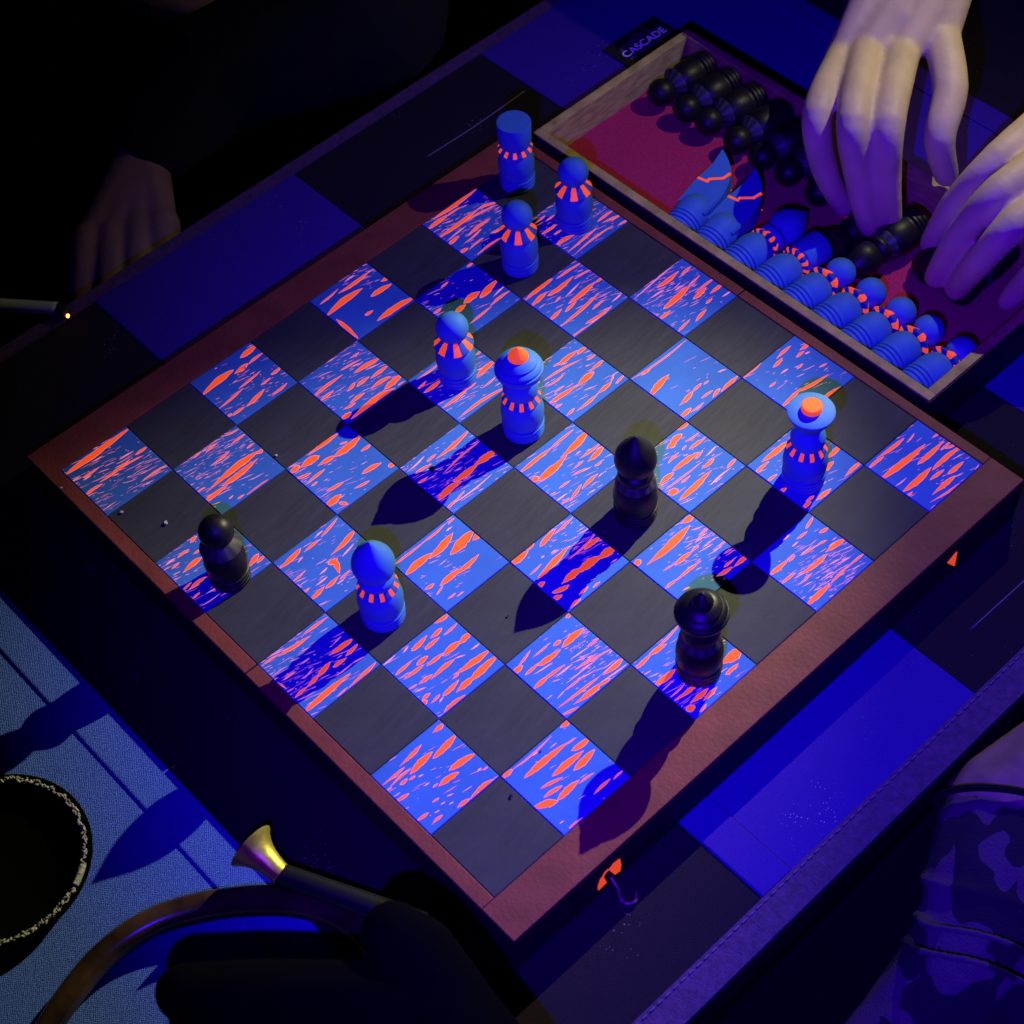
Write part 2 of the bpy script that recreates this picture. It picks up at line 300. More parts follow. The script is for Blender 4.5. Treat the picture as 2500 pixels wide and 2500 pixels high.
# paint strokes: (crop origin, crop scale), then x1,y1,x2,y2,width read off the enlarged photograph
STR = [
((100, 800), 3.22, [(215,1140,690,795,45),(400,1055,480,1010,10),(330,1180,460,1095,18),(335,1330,480,1230,22),(470,1210,690,1040,22),(620,1035,725,975,12),(740,1000,830,940,22),(600,1130,800,1010,14),(800,1205,985,1080,14),(225,1220,310,1165,8),(335,1200,395,1160,12),
 (1290,1375,1460,1245,34),(1320,1280,1700,980,48),(1430,1240,1690,1040,40),(1700,990,1740,960,30),(1620,1310,1780,1200,28),(1340,1080,1480,970,16),(1490,920,1600,840,18),(1445,850,1555,795,14),(1300,980,1380,915,16),(1195,1030,1260,975,14),(1620,950,1675,910,16),(1225,1300,1290,1255,14),(1550,1345,1595,1315,14),(1480,1345,1510,1320,10),
 (1265,540,1505,340,50),(1570,235,1695,140,40),(1525,360,1625,285,34),(1640,280,1745,200,20),(1560,475,1720,345,16),(1395,640,1580,485,18),(1510,690,1600,625,22),(1615,620,1750,490,30),(1730,450,1800,395,16),(1810,370,1885,315,22),(1815,530,1930,440,20),(1460,705,1500,680,20),
 (1120,1925,1260,1810,40),(1075,1810,1165,1745,20),(980,1870,1055,1815,12),(1175,1690,1225,1640,26),(1030,1895,1090,1845,16),(1630,1885,1710,1780,40),(1700,1850,1765,1790,24),(1200,1780,1250,1750,18)]),
((0, 1000), 2.76, [(1280,1210,1385,1130,24),(1225,1225,1290,1165,14),(1295,1280,1345,1235,14),(1390,1240,1540,1150,8),(1420,1220,1500,1190,6),(1360,1320,1480,1240,6)]),
((600, 580), 3.22, [(640,615,905,410,46),(740,430,965,270,28),(590,520,720,410,16),(990,460,1140,370,40),(1065,345,1130,315,26),(1050,645,1325,470,46),(940,610,1000,575,22),(720,650,885,795,34),(775,355,850,300,12),
 (535,1250,755,1085,24),(860,1060,1060,945,32),(750,1045,900,960,14),(820,950,890,905,14),(800,1210,860,1140,26),(875,1170,970,1095,24),(985,1105,1120,1005,26),(840,1420,1180,1190,60),(750,1430,830,1375,36),(985,1190,1135,1095,28),(1095,1190,1225,1085,44),(825,1300,930,1225,26),(770,1350,860,1300,20),(580,1290,690,1205,22),(1200,1160,1275,1125,16),
 (345,1855,420,1795,42),(430,1810,575,1720,56),(505,1700,720,1545,30),(700,1720,905,1555,50),(570,1795,700,1720,34),(740,1625,800,1605,16),(905,1680,985,1625,22),(920,1855,1060,1775,34),(1120,1800,1175,1775,32)]),
((600, 1000), 3.22, [(400,545,510,500,22),(500,560,620,470,22),(855,620,970,560,20),(640,640,765,570,26),(630,760,745,670,50),(735,735,805,745,30),(520,600,560,570,16),
 (1505,380,1745,170,30),(1340,500,1460,430,22),(1425,410,1495,350,18),(1510,690,1690,570,40),(1560,500,1830,260,14),(1270,490,1400,370,12),(1580,780,1650,710,20),(1350,580,1430,530,18),(1660,720,1930,510,10),(1640,740,1720,640,14)]),
((1000, 700), 2.76, [(300,1310,460,1190,40),(440,1200,585,1100,44),(190,1440,330,1320,26)]),
((950, 420), 3.22, [(720,985,850,850,48),(590,1030,710,945,50),(525,1100,600,1045,36),(640,1190,800,1060,18),(800,1050,950,935,20),(410,910,465,865,16),(615,745,660,715,18),(350,1115,410,1070,20),(820,980,905,900,12),
 (360,360,690,130,28),(305,455,455,345,30),(395,515,700,290,30),(700,290,845,240,18),(600,390,840,265,14),(465,575,550,505,26),(555,640,620,600,24),(630,490,790,370,22),(680,670,880,520,32),(800,480,890,440,20),(590,560,720,450,14),(450,350,560,280,14),(630,610,740,520,14),(460,540,600,430,10),
 (1200,490,1315,415,22),(1145,405,1225,345,14),(1315,575,1445,500,30),(1395,640,1620,450,18),(1450,660,1750,430,14),(1600,590,1815,440,16),(1680,400,1825,340,18),(1640,390,1765,300,18),(1800,420,1890,375,16),(1240,380,1300,340,14),(1300,490,1350,460,16),
 (275,1735,415,1630,30),(225,1705,290,1645,18),(220,1630,380,1520,14),(680,1620,835,1480,36),(410,1860,620,1700,24),(590,1720,680,1660,14),(680,1440,730,1405,16),(560,1930,930,1690,22),(730,1700,830,1620,14),(640,1850,760,1770,16),
 (1060,1020,1280,845,34),(1115,1060,1235,950,32),(1250,970,1440,825,34),(1260,1170,1355,1080,26),(1415,1030,1610,870,38),(1385,1100,1470,1020,24),(1340,1220,1640,960,24),(1550,1190,1740,1065,24),(1430,1300,1560,1215,22),(1325,835,1520,710,18),(1460,840,1590,770,14),(1600,1080,1680,1010,16),(1310,1020,1345,985,16),(1390,980,1500,870,12),(1620,870,1700,810,18),(1750,1020,1830,950,12),(1560,1210,1700,1110,12)]),
((1250, 820), 3.22, [(370,225,510,120,34),(515,140,585,90,28),(260,350,540,190,16),(330,240,380,210,14),(510,400,640,290,44),(610,280,720,190,24),(300,530,510,390,30),(335,445,410,395,14),(270,400,400,310,16),(510,590,670,460,22),(670,455,780,365,30),(780,360,800,310,14),(490,660,910,345,10),(425,630,490,570,20),(340,570,395,535,14),(590,190,660,140,16),(815,375,880,310,18),
 (1085,475,1230,310,46),(1320,545,1420,440,34),(1420,440,1490,375,20),(1510,380,1545,355,14),(1650,435,1770,320,36),(1315,645,1405,570,34),(1405,600,1505,525,14),(1580,485,1635,415,26),(940,340,1365,35,14),(1020,310,1085,265,18),(1490,490,1580,430,16),(1625,285,1680,265,10),(1460,590,1600,480,10),
 (70,1070,310,880,30),(310,880,480,740,20),(215,1135,420,950,56),(390,950,595,750,54),(150,1150,210,1110,44),(600,985,720,870,38),(540,960,700,840,20),(555,1200,670,1090,28),(680,1110,710,1080,8),(470,1100,590,1040,14),(460,1290,545,1170,24),(650,1025,705,990,16),(370,1200,455,1140,16),(390,1330,450,1275,16),(480,1050,560,985,14),(600,1240,650,1210,8),(345,1300,430,1240,12),
 (1280,745,1385,685,44),(1245,850,1335,775,44),(1215,890,1290,835,40),(1270,1060,1460,920,40),(1165,1165,1270,1080,38),(1325,1285,1560,1065,46),(1225,1250,1305,1210,50),(1490,1045,1585,970,28),(1395,890,1510,810,26),(1365,830,1470,760,14),(1690,1040,1765,965,24),(1565,1170,1720,1040,12),(1210,1210,1460,1020,14),(1440,970,1500,900,18),(1230,1000,1310,920,18),(1330,1150,1400,1100,14),(1520,950,1600,870,12),(1340,895,1370,865,14)]),
((1450, 580), 3.22, [(515,640,600,575,26),(555,555,750,380,44),(500,390,660,270,32),(310,490,610,230,10),(685,295,760,230,22),(780,485,880,395,34),(800,430,940,325,18),(915,440,1010,370,26),(880,520,930,480,18),(800,660,880,570,26),(655,745,755,645,18),(715,770,1120,450,10),(750,370,830,300,14),(440,480,550,410,12),(640,420,690,380,12),(1010,465,1080,420,12),
 (1160,1110,1310,990,36),(1410,1020,1480,950,26),(1440,950,1545,855,22),(1590,940,1650,895,22),(1620,885,1700,830,26),(1475,1330,1620,1190,30),(1600,1210,1835,1080,26),(1600,1030,1640,995,18),(1465,1075,1525,1035,12),(1380,1175,1430,1135,16),(1770,1305,1930,1180,40),(1770,1020,1830,990,14),(1660,915,1695,900,12)]),
((1750, 950), 2.76, [(310,485,480,350,38),(255,580,350,490,22),(335,625,405,575,18),(710,570,785,490,34),(745,465,835,380,32),(865,590,965,495,26),(670,750,765,675,30),(575,810,635,760,26),(600,760,655,720,20),(700,645,735,625,10),(415,695,465,670,26),(445,320,475,280,16),
 (1115,600,1395,380,44),(1025,530,1125,455,22),(1085,460,1255,335,26),(1170,350,1320,245,10),(1360,500,1520,355,34),(1255,690,1435,535,42),(1460,540,1640,390,32),(1440,610,1530,545,24),(1560,570,1660,490,30),(1455,710,1600,590,32),(1440,760,1660,620,16),(1510,410,1580,350,16),(1430,820,1500,770,16),(1540,400,1620,370,16),(1280,360,1330,300,12),(1450,330,1500,295,14),(1280,720,1315,695,16),(1200,655,1275,600,8),(1720,570,1765,510,10),
 (570,1245,740,1115,30),(740,1095,865,1010,34),(610,1450,755,1320,40),(360,1250,480,1150,30),(440,1310,530,1240,20),(690,970,750,935,22),(540,1010,610,960,16),(570,1120,650,1070,16),(770,1310,890,1190,18),(890,1190,990,1110,16),(490,1160,525,1125,18),(680,1050,740,1020,14),(550,1320,640,1240,12),(600,940,650,860,20),(870,1310,1050,1170,6),(450,1020,490,985,10),(510,1060,545,1030,10),
 (120,1195,205,1125,30),(50,1200,110,1155,18),(0,1260,100,1200,26),(50,1110,105,1075,12),(10,1070,60,1020,12),(30,1850,165,1750,70),(60,1925,145,1850,26)]),
((1150, 1250), 3.22, [(1400,400,1705,120,62),(1280,420,1335,380,46),(1650,90,1750,30,44),(1605,415,1735,315,34),(1735,310,1790,265,20),(1510,465,1590,415,14),(1600,550,1800,390,22),(1530,600,1620,530,22),(1765,240,1870,120,16),(1660,620,1720,590,12),
 (310,420,445,310,50),(545,270,660,140,40),(660,170,800,40,18),(520,590,580,550,38),(530,520,760,280,46),(720,560,860,450,58),(850,470,1020,350,62),(1000,370,1135,275,62),(640,635,770,575,36),(635,690,715,655,36),(895,290,1020,195,36),(460,495,550,410,14),(780,755,860,685,26),(850,650,920,590,22),(960,595,1015,550,16),(440,300,495,250,24),(770,370,980,170,14),(690,630,760,600,14),(1100,400,1145,370,10),(630,325,670,300,10),(550,365,575,345,10),
 (720,1060,885,915,50),(645,1055,705,1010,30),(530,1205,700,1085,42),(430,1280,530,1190,24),(485,1145,605,1045,16),(335,1270,405,1210,46),(375,1210,465,1090,18),(490,1395,600,1300,36),(570,1320,730,1205,24),(500,1275,640,1185,10),(670,1300,795,1200,12),(810,1510,1020,1350,42),(1040,1280,1195,1150,36),(1000,1370,1095,1310,28),(665,1555,1000,1300,22),(715,1600,865,1530,20),(740,1400,890,1280,16),(820,1240,990,1110,14),(860,1220,1105,1080,14),(780,1160,910,1070,10),(910,1060,1010,990,16),(750,830,790,795,28),(1010,1290,1160,1160,8),(1030,1330,1230,1190,10),(680,1465,740,1400,8),(590,1475,635,1440,6),(760,1340,1000,1150,8),(840,1310,980,1240,8),
 (1440,1365,1600,1240,50),(1290,1235,1410,1120,30),(1400,1130,1535,1040,36),(1460,1070,1640,880,18),(1725,1500,1860,1390,40),(1690,1560,1760,1530,54),(1590,1490,1760,1380,24),(1660,1450,1770,1370,34),(1560,1460,1680,1350,14),(1830,1480,1930,1380,30),(1800,1570,1850,1510,22),(1360,1280,1410,1250,8),(1500,1410,1600,1320,8)]),
((600, 1200), 3.22, [(1260,655,1460,490,54),(1450,520,1620,335,56),(1615,490,1785,310,70),(1785,385,1835,330,40),(1535,735,1690,610,44),(1670,640,1825,505,36),(1410,770,1480,725,26),(1500,815,1550,740,14),(1170,575,1400,400,18),(1390,400,1560,260,18),(1590,845,1650,800,14),(1590,260,1640,210,14),(1660,825,1715,785,8),(1580,310,1620,280,12),(1520,580,1580,530,6),
 (260,610,430,450,38),(460,475,570,385,22),(595,355,715,215,20),(680,490,860,300,38),(650,570,720,530,40),(695,530,735,640,46),(510,850,615,750,34),(630,760,725,670,30),(370,710,470,620,14),(740,690,820,620,16),(760,510,850,410,12),(540,370,605,310,12),(580,655,640,600,12),(550,740,640,670,12),(445,800,500,760,18),(410,560,450,515,10),(640,945,870,770,8),(720,730,780,680,8),
 (470,1730,810,1440,46),(770,1590,1015,1350,36),(265,1290,500,1140,28),(460,1120,640,990,22),(660,1285,840,1160,38),(690,1380,790,1310,28),(790,1290,880,1200,30),(560,1460,660,1345,38),(480,1540,570,1450,30),(390,1620,480,1540,24),(130,1370,260,1280,16),(710,1450,840,1350,10),(840,1350,930,1300,10),(300,1480,380,1420,14),(680,1210,750,1140,8),(430,1360,500,1310,10),(720,1610,800,1540,14),(250,1500,320,1550,14),(460,1470,530,1390,10)]),
((850, 1500), 3.22, [(680,70,790,0,30),(500,285,615,170,34),(650,185,735,110,34),(605,275,715,185,30),(755,160,860,65,18),(745,325,880,215,46),(880,225,965,145,44),(620,405,740,310,28),(540,400,625,330,36),(440,510,590,400,28),(375,475,500,365,24),(660,505,830,360,32),(555,550,660,475,28),(860,460,1110,280,46),(820,510,870,460,20),(855,610,980,500,48),(960,520,1170,325,56),(745,640,865,520,34),(760,770,915,640,46),(580,680,645,620,26),(580,710,620,680,34),(650,700,720,630,20),(275,400,370,320,10),(460,600,540,550,14),(720,690,750,650,12),(835,350,920,320,10),(960,280,1030,230,12),(530,610,610,575,12),(435,300,470,255,12),
 (490,1255,660,1085,50),(670,1130,845,950,52),(800,1225,1000,1095,50),(715,1350,865,1245,44),(410,1190,570,1030,30),(665,930,750,860,34),(260,1350,440,1205,22),(330,1360,490,1220,18),(410,1340,465,1290,26),(300,1390,340,1360,14),(380,1470,475,1410,28),(540,1625,630,1560,24),(660,1650,740,1580,22),(1000,1400,1130,1300,46),(965,1460,1020,1390,34),(860,1520,955,1450,30),(1130,1315,1185,1275,24),(480,1300,525,1270,18),(555,1280,590,1260,10),(660,1480,715,1445,16),(595,1350,635,1325,10),(780,1430,825,1410,10),(670,1360,705,1330,14),(1020,1230,1045,1210,12),(1065,1225,1095,1200,16),(730,1495,760,1475,10),(795,1495,825,1475,10),(680,1560,715,1540,10),
 (1400,1275,1710,1020,50),(1615,1265,1840,1080,54),(1780,1220,1930,1070,56),(1760,1070,1900,970,46),(1670,890,1740,840,44),(1200,1295,1290,1220,34),(1290,1220,1590,960,14),(1440,1530,1640,1470,60),(1650,1460,1810,1310,50),(1540,1440,1680,1350,32),(1820,1330,1930,1250,18),(1515,1370,1680,1285,26),(1710,1030,1790,970,14),(1740,1680,1840,1600,22),(1585,1055,1640,1010,8),(1435,1115,1485,1085,12),(1665,1645,1695,1625,10)]),
((1000, 1800), 2.1467, [(970,295,1050,220,16),(1070,220,1120,175,10)]),
]
# how thickly each square is covered with thin scratches, and where (centre u,v in the square, spread)
FINE = {(0,0):(90,.6,.45,.35),(1,1):(95,.25,.45,.3),(0,2):(45,.7,.6,.3),(2,0):(50,.3,.3,.4),(0,4):(22,.1,.8,.2),(1,3):(80,.35,.5,.4),(1,5):(20,.5,.6,.4),(0,6):(95,.5,.55,.4),(1,7):(80,.5,.5,.4),
 (2,4):(60,.6,.5,.4),(2,6):(80,.5,.8,.4),(3,5):(60,.4,.4,.4),(4,6):(8,.7,.6,.3),(3,7):(85,.3,.4,.35),(5,7):(25,.4,.6,.4),(4,4):(50,.6,.4,.4),(5,5):(65,.5,.5,.4),(6,6):(25,.4,.5,.4),(7,7):(45,.6,.7,.4),(7,5):(110,.75,.5,.28),
 (6,4):(85,.4,.85,.3),(5,3):(60,.3,.85,.25),(4,2):(28,.5,.4,.4),(3,1):(45,.5,.3,.4),(2,2):(35,.5,.2,.35),(3,3):(75,.5,.5,.4),(4,0):(75,.4,.25,.35),(5,1):(22,.5,.3,.4),(6,2):(75,.6,.75,.28),(7,3):(60,.6,.3,.35),(6,0):(20,.6,.4,.35),(7,1):(14,.4,.5,.4)}
def clip(poly, h):
    for ax, sg in ((0, 1), (0, -1), (1, 1), (1, -1)):
        out = []
        for k in range(len(poly)):
            a, b = poly[k - 1], poly[k]; ia = a[ax] * sg <= h; ib = b[ax] * sg <= h
            if ia != ib:
                t = (h - a[ax] * sg) / (b[ax] * sg - a[ax] * sg); out.append((a[0] + (b[0] - a[0]) * t, a[1] + (b[1] - a[1]) * t))
            if ib: out.append(b)
        poly = out
        if len(poly) < 3: return []
    return poly
def spindle(x1, y1, x2, y2, w, jag=.13, n=12, blunt=.78):
    dx, dy = x2 - x1, y2 - y1; L = math.hypot(dx, dy); ux, uy = dx / L, dy / L; nx, ny = -uy, ux
    bend = random.uniform(-.04, .04) * L; skew = random.uniform(.4, .62); top, bot = [], []
    for k in range(n + 1):
        t = k / n; tt = t ** (math.log(.5) / math.log(skew)); wd = w * .5 * max(.05, math.sin(math.pi * min(max(tt, .001), .999)) ** blunt)
        c = bend * math.sin(math.pi * t); jx = random.uniform(-.5, .5) * L / n * .4
        a = wd * (1 + random.uniform(-jag, jag)) + c; b = -wd * (1 + random.uniform(-jag, jag)) + c
        top.append((x1 + ux * (L * t + jx) + nx * a, y1 + uy * (L * t + jx) + ny * a)); bot.append((x1 + ux * (L * t + jx) + nx * b, y1 + uy * (L * t + jx) + ny * b))
    return top, bot
PAINT = {}
def add_poly(i, j, top, bot, mi, z):
    c = ((i - 3.5) * S, (j - 3.5) * S); V, F, MI = PAINT.setdefault((i, j), ([], [], []))
    for k in range(len(top) - 1):                       # strip of clipped quads
        q = clip([(p.x - c[0], p.y - c[1]) for p in (top[k], top[k + 1], bot[k + 1], bot[k])], S / 2 - .0006)
        if len(q) < 3: continue
        ar = sum(q[a - 1][0] * q[a][1] - q[a][0] * q[a - 1][1] for a in range(len(q)))
        if abs(ar) < 1e-10: continue
        if ar < 0: q = q[::-1]
        b = len(V); V += [(x, y, z) for x, y in q]; F.append(tuple(range(b, b + len(q)))); MI.append(mi)
cnt = 0
for (ox, oy), sc, lst in STR:
    for (x1, y1, x2, y2, wd) in lst:
        wd *= 1.04; ex = .05 if math.hypot(x2 - x1, y2 - y1) > 60 else .12; x1, x2, y1, y2 = x1 - (x2 - x1) * ex, x2 + (x2 - x1) * ex, y1 - (y2 - y1) * ex, y2 + (y2 - y1) * ex
        P = [ox + x1 / sc, oy + y1 / sc, ox + x2 / sc, oy + y2 / sc]; m = px((P[0] + P[2]) / 2, (P[1] + P[3]) / 2)
        i, j = int(math.floor(m.x / S + 4)), int(math.floor(m.y / S + 4))
        if (i, j) not in FINE:
            cand = [(a, b) for a, b in FINE]; i, j = min(cand, key=lambda q: (m.x - (q[0] - 3.5) * S) ** 2 + (m.y - (q[1] - 3.5) * S) ** 2)
        cnt += 1; dz = (cnt % 40) * 1.2e-6
        st = random.getstate(); T, B = spindle(*P, wd / sc)
        to = lambda q: [px(*p) for p in q]
        add_poly(i, j, to(T), to(B), 1, .00010 + dz)
        wi = wd / sc - 1.9
        if wi > 2.2:
            random.setstate(st); k = min(.2, 2.2 / math.hypot(P[2] - P[0], P[3] - P[1])); 
            Q = [P[0] + (P[2] - P[0]) * k, P[1] + (P[3] - P[1]) * k, P[2] - (P[2] - P[0]) * k, P[3] - (P[3] - P[1]) * k]
            T, B = spindle(*Q, wi); add_poly(i, j, to(T), to(B), 0, .00018 + dz)
for (i, j), (n, cu, cv, sp) in FINE.items():
    for k in range(int(n * 2.1)):
        x = (i - 4 + min(max(random.gauss(cu, sp), 0), 1)) * S; y = (j - 4 + min(max(random.gauss(cv, sp), 0), 1)) * S
        L = random.choice((.0010, .0018, .003, .0045, .006, .009)) * random.uniform(.7, 1.3); a = R(90 - random.gauss(12, 5)); wd = random.uniform(.0002, .00055) if L > .0025 else random.uniform(.00025, .0005)
        T, B = spindle(x, y, x + math.cos(a) * L, y + math.sin(a) * L, wd, .3, 4)
        cnt += 1; add_poly(i, j, [Vector((*p, 0)) for p in T], [Vector((*p, 0)) for p in B], random.choice((1, 1, 2, 2, 2)), .00004 + (cnt % 40) * 1.2e-6)
for (i, j), (V, F, MI) in PAINT.items():
    me = mesh_from('painted_strokes', V, F, 'orange_paint'); me.materials.append(MATS['pink_edge']); me.materials.append(MATS['faint_stroke'])
    me.polygons.foreach_set('material_index', MI)
    o = obj('painted_strokes', me, SQ[i, j]); o['kind'] = 'stuff'
# painted emblem fragments and latch on the board's side
def side_mark(pts, org, sc, d=.0006):
    P = [onx(org[0] + x / sc, org[1] + y / sc, BX) for x, y in pts]; n = len(P)
    v = [(BX - .0001, p.y, p.z) for p in P] + [(BX + d, p.y, p.z) for p in P]
    f = [tuple(range(n))[::-1], tuple(range(n, 2 * n))] + [(k, (k + 1) % n, n + (k + 1) % n, n + k) for k in range(n)]
    bm = bmesh.new(); me = mesh_from('orange_mark', v, f, None); bm.from_mesh(me); return obj('orange_mark', bm_mesh('orange_mark', bm, 'orange_paint'), board)
side_mark([(852, 618), (868, 700), (856, 800), (770, 862), (682, 792), (760, 690)], (1380, 2000), 6.44)
side_mark([(590, 890), (640, 985), (512, 1108), (512, 1050), (545, 950)], (1380, 2000), 6.44)
side_mark([(682, 785), (672, 780), (622, 828), (586, 890), (598, 893), (632, 838)], (1380, 2000), 6.44, .0004)
side_mark([(870, 620), (848, 740), (828, 845), (725, 798)], (2200, 1250), 6.44)
hk = tube_mesh('latch_hook', [(BX, -.1262, -.024), (.2085, -.1272, -.027), (.2114, -.1285, -.0308), (.2147, -.1282, -.0316), (.2168, -.1255, -.0316), (.2160, -.1222, -.0314), (.2141, -.1208, -.0312)], [.0007, .0008, .001, .0011, .0011, .001, .0007], 'hook_metal', 10)
obj('latch_hook', hk, board)

# ------------------------------------------------------------------ chess pieces (profiles in millimetres)
def base_prof(k=1.0):
    return [(0, 0), (10.2 * k, 0), (10.9 * k, .8), (10.9 * k, 2.6), (10.0 * k, 3.1), (11.1 * k, 3.8), (11.1 * k, 5.6), (10.1 * k, 6.1), (11.2 * k, 6.8), (11.2 * k, 8.4), (10.3 * k, 9.0), (8, 9.3), (0, 9.3)]
def body_prof(k=1.0, top=28.5, neck=7.2):
    return smooth_prof([(0, 9.2), (9.8 * k, 9.2), (10.9 * k, 12), (11.4 * k, 17), (10.9 * k, 22), (9.4 * k, top - 2.6), (neck, top)]) + [(0, top + .4)]
MESH = {}
def M(key, fn):
    if key not in MESH: MESH[key] = fn()
    return MESH[key]
def piece_parts(kind, white):
    B = 'blue_paint' if white else 'black_lacquer'; cw = 'collar_orange_wide' if white else 'collar_grey'; cf = 'collar_orange_fine' if white else 'collar_grey'
    t = 'w' if white else 'b'; k = 1.06 if kind in ('queen', 'king', 'bishop') else 1.0
    out = [('base', M((t, 'base', k), lambda: lathe('base', base_prof(k), B))), ]
    if kind == 'knight':
        out.append(('body', M((t, 'kbody'), lambda: lathe('body', smooth_prof([(0, 9.2), (9.8, 9.2), (10.9, 12), (11.2, 17), (10.6, 22), (8.5, 26.5)]) + [(0, 27)], B))))
        def blade():                         # curved fin-shaped head cut from a flat block
            o = [(-10.2, 15), (-11.2, 24), (-11.0, 34), (-9.0, 44), (-4.4, 54), (2.5, 61), (11.0, 67), (10.0, 60), (9.2, 52), (9.8, 44), (10.8, 37), (10.6, 26), (10.2, 16)]
            bm = bmesh.new(); h = 7.4
            for s in (-1, 1): [bm.verts.new((x * .001, s * h * .001, z * .001)) for x, z in o]
            bm.verts.ensure_lookup_table(); n = len(o)
            bm.faces.new([bm.verts[q] for q in range(n)]); bm.faces.new([bm.verts[n + q] for q in range(n)][::-1])
            for q in range(n): bm.faces.new([bm.verts[q], bm.verts[(q + 1) % n], bm.verts[n + (q + 1) % n], bm.verts[n + q]])
            bmesh.ops.recalc_face_normals(bm, faces=bm.faces)
            bmesh.ops.bevel(bm, geom=list(bm.edges), offset=.0008, segments=2, affect='EDGES'); return bm_mesh('blade', bm, B)
        out.append(('blade', M((t, 'blade'), blade)))
        if white:
            def zig():
                bm = bmesh.new(); pts = [(-5.2, 48.5), (-1.4, 41.5), (-4.6, 37.5), (2.6, 33), (0.4, 28.5), (8.6, 27.5)]
                pts = [(-5.2, 51), (-3.8, 45.6), (3.2, 40.6), (3.0, 38.4), (9.6, 38.0)]
                for sd in (-1, 1):
                    y = sd * 7.4
                    for (xa, za), (xb, zb) in zip(pts, pts[1:]):
                        d = Vector((xb - xa, zb - za)).normalized(); nn = Vector((-d.y, d.x)) * .85
                        q = [(xa + nn.x - d.x * .5, za + nn.y - d.y * .5), (xb + nn.x + d.x * .5, zb + nn.y + d.y * .5), (xb - nn.x + d.x * .5, zb - nn.y + d.y * .5), (xa - nn.x - d.x * .5, za - nn.y - d.y * .5)]
                        lo = [bm.verts.new((x * .001, (y - sd * .6) * .001, z * .001)) for x, z in q]; hi = [bm.verts.new((x * .001, (y + sd * .22) * .001, z * .001)) for x, z in q]
                        bm.faces.new(hi); [bm.faces.new((lo[a], lo[(a + 1) % 4], hi[(a + 1) % 4], hi[a])) for a in range(4)]
                return bm_mesh('painted_zigzag', bm, 'orange_paint')
            out.append(('painted_zigzag', M((t, 'zig'), zig)))
        return out
    top = 28.5; out.append(('body', M((t, 'body', k), lambda: lathe('body', body_prof(k, top), B))))
    if kind == 'pawn':
        out.append(('collar', M((t, 'pcol'), lambda: lathe('collar', [(0, 27.6), (7.0, 27.8), (11.0, 28.2), (11.3, 28.8), (11.0, 29.4), (6.2, 34.0), (0, 34.4)], cw, 72))))
        out.append(('head', M((t, 'phead'), lambda: lathe('head', [(0, 33), (5.2, 33.2)] + [(9.3 * math.sin(a), 41.4 - 9.3 * math.cos(a)) for a in [R(40 + 140 * q / 16) for q in range(16)]] + [(0, 50.8)], B))))
    elif kind == 'rook':
        out.append(('collar', M((t, 'rcol'), lambda: lathe('collar', [(0, 27.8), (7.6, 28), (10.6, 28.8), (10.9, 29.6), (10.4, 30.4), (8.4, 32.2), (0, 32.4)], cf, 72))))
        out.append(('head', M((t, 'rhead'), lambda: lathe('head', [(0, 31.6), (8.0, 31.8), (9.6, 33), (10.4, 36), (10.7, 49.2), (10.3, 49.8), (0, 49.9)], B))))
    else:
        out.append(('collar', M((t, 'bcol'), lambda: lathe('collar', [(0, 26.6), (8.2, 26.8), (10.6, 27.2), (10.9, 27.8), (10.7, 28.4), (8.2, 31.9), (0, 32)], cf, 84))))
        if kind == 'bishop':
            out.append(('waist', M((t, 'bwaist'), lambda: lathe('waist', smooth_prof([(0, 31.2), (7.8, 31.4), (9.4, 33.6), (9.2, 36), (6.6, 38.6)]) + [(0, 39)], B))))
            out.append(('head', M((t, 'bhead'), lambda: lathe('head', [(0, 38)] + smooth_prof([(6.0, 38), (9.3, 40.2), (11.0, 44.6), (11.1, 48.4), (9.9, 52.6), (7.2, 57.0), (3.6, 61.2), (.4, 65)]) + [(0, 65.2)], B))))
        if kind == 'queen':
            out.append(('waist', M((t, 'qwaist'), lambda: lathe('waist', smooth_prof([(0, 31.2), (7.8, 31.4), (9.6, 34), (9.8, 38), (8.6, 42), (6.6, 44.6)]) + [(0, 45)], B))))
            out.append(('head', M((t, 'qhead'), lambda: lathe('head', [(0, 44)] + smooth_prof([(6.6, 43.8), (9.8, 45.6), (12.6, 48.6), (13.5, 51.6)]) + [(13.2, 52.6), (12.3, 53.0), (12.4, 54.4), (11.1, 56.0), (10.0, 56.4), (10.0, 57.6), (7.8, 59.6), (5.5, 60.6), (0, 60.8)], B))))
            out.append(('tip', M((t, 'qtip'), lambda: lathe('tip', [(0, 60), (5.6, 60.2), (5.5, 61.4), (4.6, 63.2), (2.8, 65.0), (.8, 67.6), (0, 68)], 'orange_paint' if white else B))))
        if kind == 'king':
            out.append(('waist', M((t, 'kwaist'), lambda: lathe('waist', smooth_prof([(0, 31.2), (7.8, 31.4), (9.2, 34), (9.3, 37.5), (7.8, 41), (6.2, 44)]) + [(0, 44.5)], B))))
            out.append(('head', M((t, 'khead'), lambda: lathe('head', [(0, 43.6)] + smooth_prof([(6.2, 43.8), (7.6, 47), (10.4, 51.6), (12.6, 56.6)]) + [(12.5, 57.3), (11.8, 57.7), (8.5, 58.4), (5.5, 58.8), (0, 58.8)], B))))
            out.append(('tip', M((t, 'ktip'), lambda: lathe('tip', [(0, 57.8), (5.4, 58), (5.5, 61.4), (5.0, 62.0), (0, 62.2)], 'orange_paint' if white else B))))
    return out
